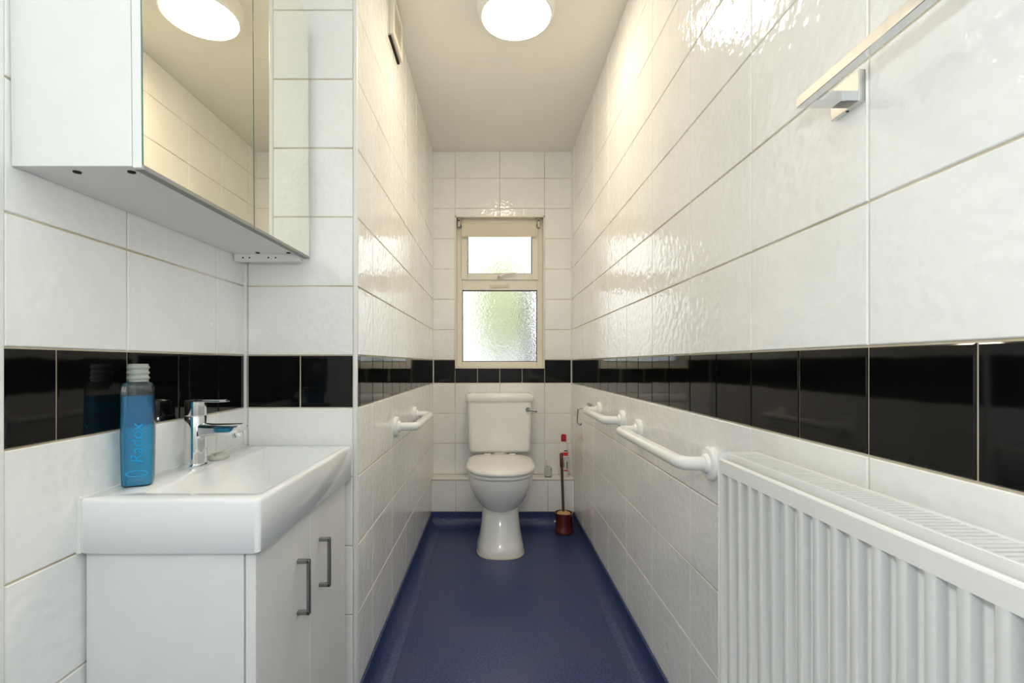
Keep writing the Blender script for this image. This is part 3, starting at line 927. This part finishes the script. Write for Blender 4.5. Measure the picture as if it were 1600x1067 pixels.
bm = text_mesh('Radox', 0.029, 0.0005, 0.15)
# stand the word upright on the side that faces the room's entrance, reading upwards
R = Matrix(((0, -1, 0), (0, 0, -1), (1, 0, 0)))      # text x -> up, text y -> -x, text z -> -y
for v in bm.verts:
    v.co = R @ v.co + Vector((GX + 0.002, GY - 0.0222, BZ1 + 0.083))
obj('embossed_word', bm, 'emboss', sh_)
bm = bmesh.new()
k = 28
pts = [(GX + 0.001 + 0.017 * math.cos(2 * math.pi * i / k), GY - 0.0214, BZ1 + 0.026 + 0.0055 * math.sin(2 * math.pi * i / k)) for i in range(k + 1)]
tube(bm, pts, 0.0009, 6)
obj('embossed_ring', bm, 'emboss', sh_, 40)

# ------------------------------------------------------------------ mirror cabinet
CY0, CY1, CZ0, CZ1 = 0.715, 1.362, H + 0.298, ZC - 0.42
CX0, CXF = XA + 0.002, -0.521
mc = thing('mirror_cabinet', 'white wall cabinet with two mirrored doors above the basin', 'cabinet', (CX0, (CY0 + CY1) / 2, CZ0))
mc.rotation_euler.x = 0.012     # hangs slightly out of level
CZ1 = CZ0 + 0.68
xb = CXF - 0.017
obj('side_panel', B(CX0, xb, CY0, CY0 + 0.016, CZ0, CZ1, 0.001), 'laminate', mc)
obj('side_panel', B(CX0, xb, CY1 - 0.016, CY1, CZ0, CZ1, 0.001), 'laminate', mc)
bt = obj('bottom_panel', B(CX0, xb, CY0 + 0.016, CY1 - 0.016, CZ0 + 0.001, CZ0 + 0.017), 'laminate', mc)
obj('top_panel', B(CX0, xb, CY0 + 0.016, CY1 - 0.016, CZ1 - 0.017, CZ1 - 0.001), 'laminate', mc)
obj('back_panel', B(CX0, CX0 + 0.006, CY0 + 0.016, CY1 - 0.016, CZ0 + 0.017, CZ1 - 0.017), 'laminate', mc)
ymid = 1.048
for a, b2 in ((CY0, ymid - 0.001), (ymid + 0.001, CY1)):
    d = obj('door', B(xb + 0.0015, CXF - 0.002, a, b2, CZ0 - 0.002, CZ1, 0.0006), 'laminate', mc)
    obj('mirror_glass', B(CXF - 0.002, CXF, a, b2, CZ0 + 0.002, CZ1, 0.0004), 'mirror', d)
    e_ = bmesh.new()
    box(e_, CXF - 0.0016, CXF + 0.0003, a - 0.0002, a + 0.0010, CZ0 + 0.002, CZ1)
    obj('glass_edge', e_, 'mirror_edge', d)
    obj('edge_strip', B(xb + 0.003, CXF + 0.0008, a + 0.0005, b2 - 0.0005, CZ0 - 0.005, CZ0 + 0.002, 0.0006), 'cabinet_dark_edge', d)
def plug(x, y):
    bm = bmesh.new()
    lathe(bm, x, y, [(0.0055, CZ0 + 0.002), (0.0055, CZ0 - 0.0008)], 14)
    obj('screw_hole', bm, 'hole', bt)
for y in (CY0 + 0.024, CY1 - 0.055):
    for x in (-0.64, -0.556):
        plug(x, y)
# wall batten carrying the far end of the cabinet
bat = obj('support_bracket', B(CX0 + 0.002, xb + 0.002, CY1 - 0.036, CY1 - 0.016, CZ0 - 0.018, CZ0 + 0.001, 0.001), 'laminate', mc)
for x in (-0.690, -0.672, -0.620, -0.600):
    bm = bmesh.new()
    tube(bm, [(x, CY1 - 0.034, CZ0 - 0.009), (x, CY1 - 0.0368, CZ0 - 0.009)], 0.0022, 10)
    obj('screw_hole', bm, 'hole', bat)

# ------------------------------------------------------------------ towel rail
tw = thing('towel_rail', 'square chrome towel rail on the right wall above the radiator', 'towel rail', (XR, 0.4, H + 0.38))
xr0, xr1 = 0.4465, 0.4600
zr0, zr1 = H + 0.3755, H + 0.3905
obj('bar', B(xr0, xr1, 0.04, 0.707, zr0, zr1, 0.0008), 'chrome', tw)
for yc in (0.697, 0.050):
    pl = obj('wall_plate', B(XR - 0.010, XR, yc - 0.028, yc + 0.028, H + 0.366, H + 0.411, 0.0008), 'chrome', tw)
    bm = bmesh.new()
    s = 1 if yc > 0.3 else -1
    ya, yb_ = sorted((yc - s * 0.011, yc + s * 0.010))
    box(bm, xr1 - 0.0005, XR - 0.008, ya, yb_, zr0, zr1, 0.0008)
    obj('arm', bm, 'chrome', tw)
    bm = bmesh.new()
    tube(bm, [(XR - 0.005, yc, H + 0.367), (XR - 0.005, yc, H + 0.3655)], 0.002, 10)
    obj('grub_screw', bm, 'hole', pl)

# ------------------------------------------------------------------ radiator
RY0, RY1 = 0.09, 0.890
RXF, RXB = 0.418, 0.492
RZ1 = H - 0.164
RZ0 = RZ1 - 0.60
ra = thing('radiator', 'white double-panel radiator with ribbed front and top grille on the right wall', 'radiator', ((RXF + RXB) / 2, (RY0 + RY1) / 2, RZ0))
# ribbed front panel
PITCH = 0.0325
ztop = RZ1 - 0.010
zs = [(RZ0, 0), (RZ0 + 0.030, 0), (RZ0 + 0.042, 1), (H - 0.2025, 1), (H - 0.2005, 0), (ztop - 0.004, 0)]
ys = [(RY0 + 0.004, 0.0)]
c = 0.866
cent = []
while c > RY0 + 0.03:
    cent.append(c); c -= PITCH
for c in reversed(cent):
    ys += [(c + sg * w_, d_) for sg, w_, d_ in ((-1, 0.0115, 0.0), (-1, 0.0095, 0.15), (-1, 0.0072, 0.80), (-1, 0.0050, 1.0), (1, 0.0050, 1.0), (1, 0.0072, 0.80), (1, 0.0095, 0.15), (1, 0.0115, 0.0))]
ys.append((RY1 - 0.003, 0.0))
bm = bmesh.new()
DEP = 0.0105
grid = [[bm.verts.new((RXF + DEP * fy * fz, y, z)) for y, fy in ys] for z, fz in zs]
for i in range(len(zs) - 1):
    for j in range(len(ys) - 1):
        bm.faces.new((grid[i][j], grid[i][j + 1], grid[i + 1][j + 1], grid[i + 1][j]))
# rounded top edge folding back
prev = grid[-1]
for dx, dz in ((0.0012, 0.0030), (0.003, 0.004), (0.0055, 0.0035), (0.006, -0.014), (0.0135, -0.020)):
    cur = [bm.verts.new((RXF + dx, y, ztop - 0.004 + dz)) for y, _ in (ys[0], ys[-1])]
    if len(prev) > 2:
        bm.faces.new([cur[0]] + prev + [cur[1]])
    else:
        bm.faces.new((prev[0], prev[1], cur[1], cur[0]))
    prev = cur
# back of the front panel
bk = [bm.verts.new(p) for p in ((RXF + 0.0135, RY0 + 0.004, RZ0), (RXF + 0.0135, RY1 - 0.003, RZ0))]
bm.faces.new((prev[0], prev[1], bk[1], bk[0]))
fp = obj('front_panel', bm, 'radiator_enamel', ra, 62)
for p in fp.data.polygons:
    if p.center.z + RZ0 > H - 0.2006 and abs(p.normal.x) > 0.99:
        p.use_smooth = False
obj('back_panel', B(RXB - 0.012, RXB, RY0 + 0.004, RY1 - 0.003, RZ0, ztop, 0.003), 'radiator_enamel', ra)
for y0, y1 in ((RY1 - 0.003, RY1), (RY0, RY0 + 0.003)):
    obj('side_cover', B(RXF - 0.001, RXB + 0.001, y0, y1, RZ0, RZ1, 0.0008), 'radiator_enamel', ra)
gx0, gx1 = RXF + 0.014, RXB
gf = bmesh.new()
box(gf, gx0, gx0 + 0.005, RY0 + 0.003, RY1 - 0.003, RZ1 - 0.016, RZ1, 0.001)
box(gf, gx1 - 0.007, gx1, RY0 + 0.003, RY1 - 0.003, RZ1 - 0.010, RZ1, 0.001)
gfo = obj('grille_frame', gf, 'radiator_enamel', ra)
me = None
y = RY1 - 0.014
first = None
i = 0
while y > RY0 + 0.008:
    wide = 0.0085 if i % 24 == 20 else 0.0055
    key = wide
    if first is None or wide != 0.0055:
        s_ = obj('grille_slat', B(gx0 + 0.005, gx1 - 0.007, y - wide / 2, y + wide / 2, RZ1 - 0.0035, RZ1 - 0.0010), 'radiator_enamel', gfo)
        if first is None:
            first = (s_, y)
    else:
        s_ = first[0].copy(); COL.objects.link(s_)
        s_.location = (0, y - first[1], 0)
    y -= 0.0098; i += 1
obj('grille_end_plate', B(gx0 + 0.005, gx1 - 0.007, RY1 - 0.0095, RY1 - 0.003, RZ1 - 0.0035, RZ1 - 0.0008), 'radiator_enamel', gfo)
# convector fins inside, seen through the grille
cf = bmesh.new()
n_f = 30
for i in range(n_f):
    yy = RY0 + 0.02 + i * (RY1 - RY0 - 0.04) / (n_f - 1)
    box(cf, RXF + 0.016, RXB - 0.014, yy - 0.0004, yy + 0.0004, RZ0 + 0.05, RZ1 - 0.10)
obj('convector_fins', cf, 'radiator_enamel', ra)
for yy in (RY0 + 0.12, RY1 - 0.12):
    obj('wall_bracket', B(RXB - 0.002, XR, yy - 0.015, yy + 0.015, RZ0 + 0.08, RZ1 - 0.10, 0.001), 'radiator_enamel', ra)
for yy in (RY0 + 0.04, RY1 - 0.04):
    bm = bmesh.new()
    tube(bm, fillet([((RXF + RXB) / 2, yy, RZ0 + 0.02), ((RXF + RXB) / 2, yy, 0.0)], 0.01, 4), 0.0075, 12)
    obj('pipe', bm, 'radiator_enamel', ra, 40)
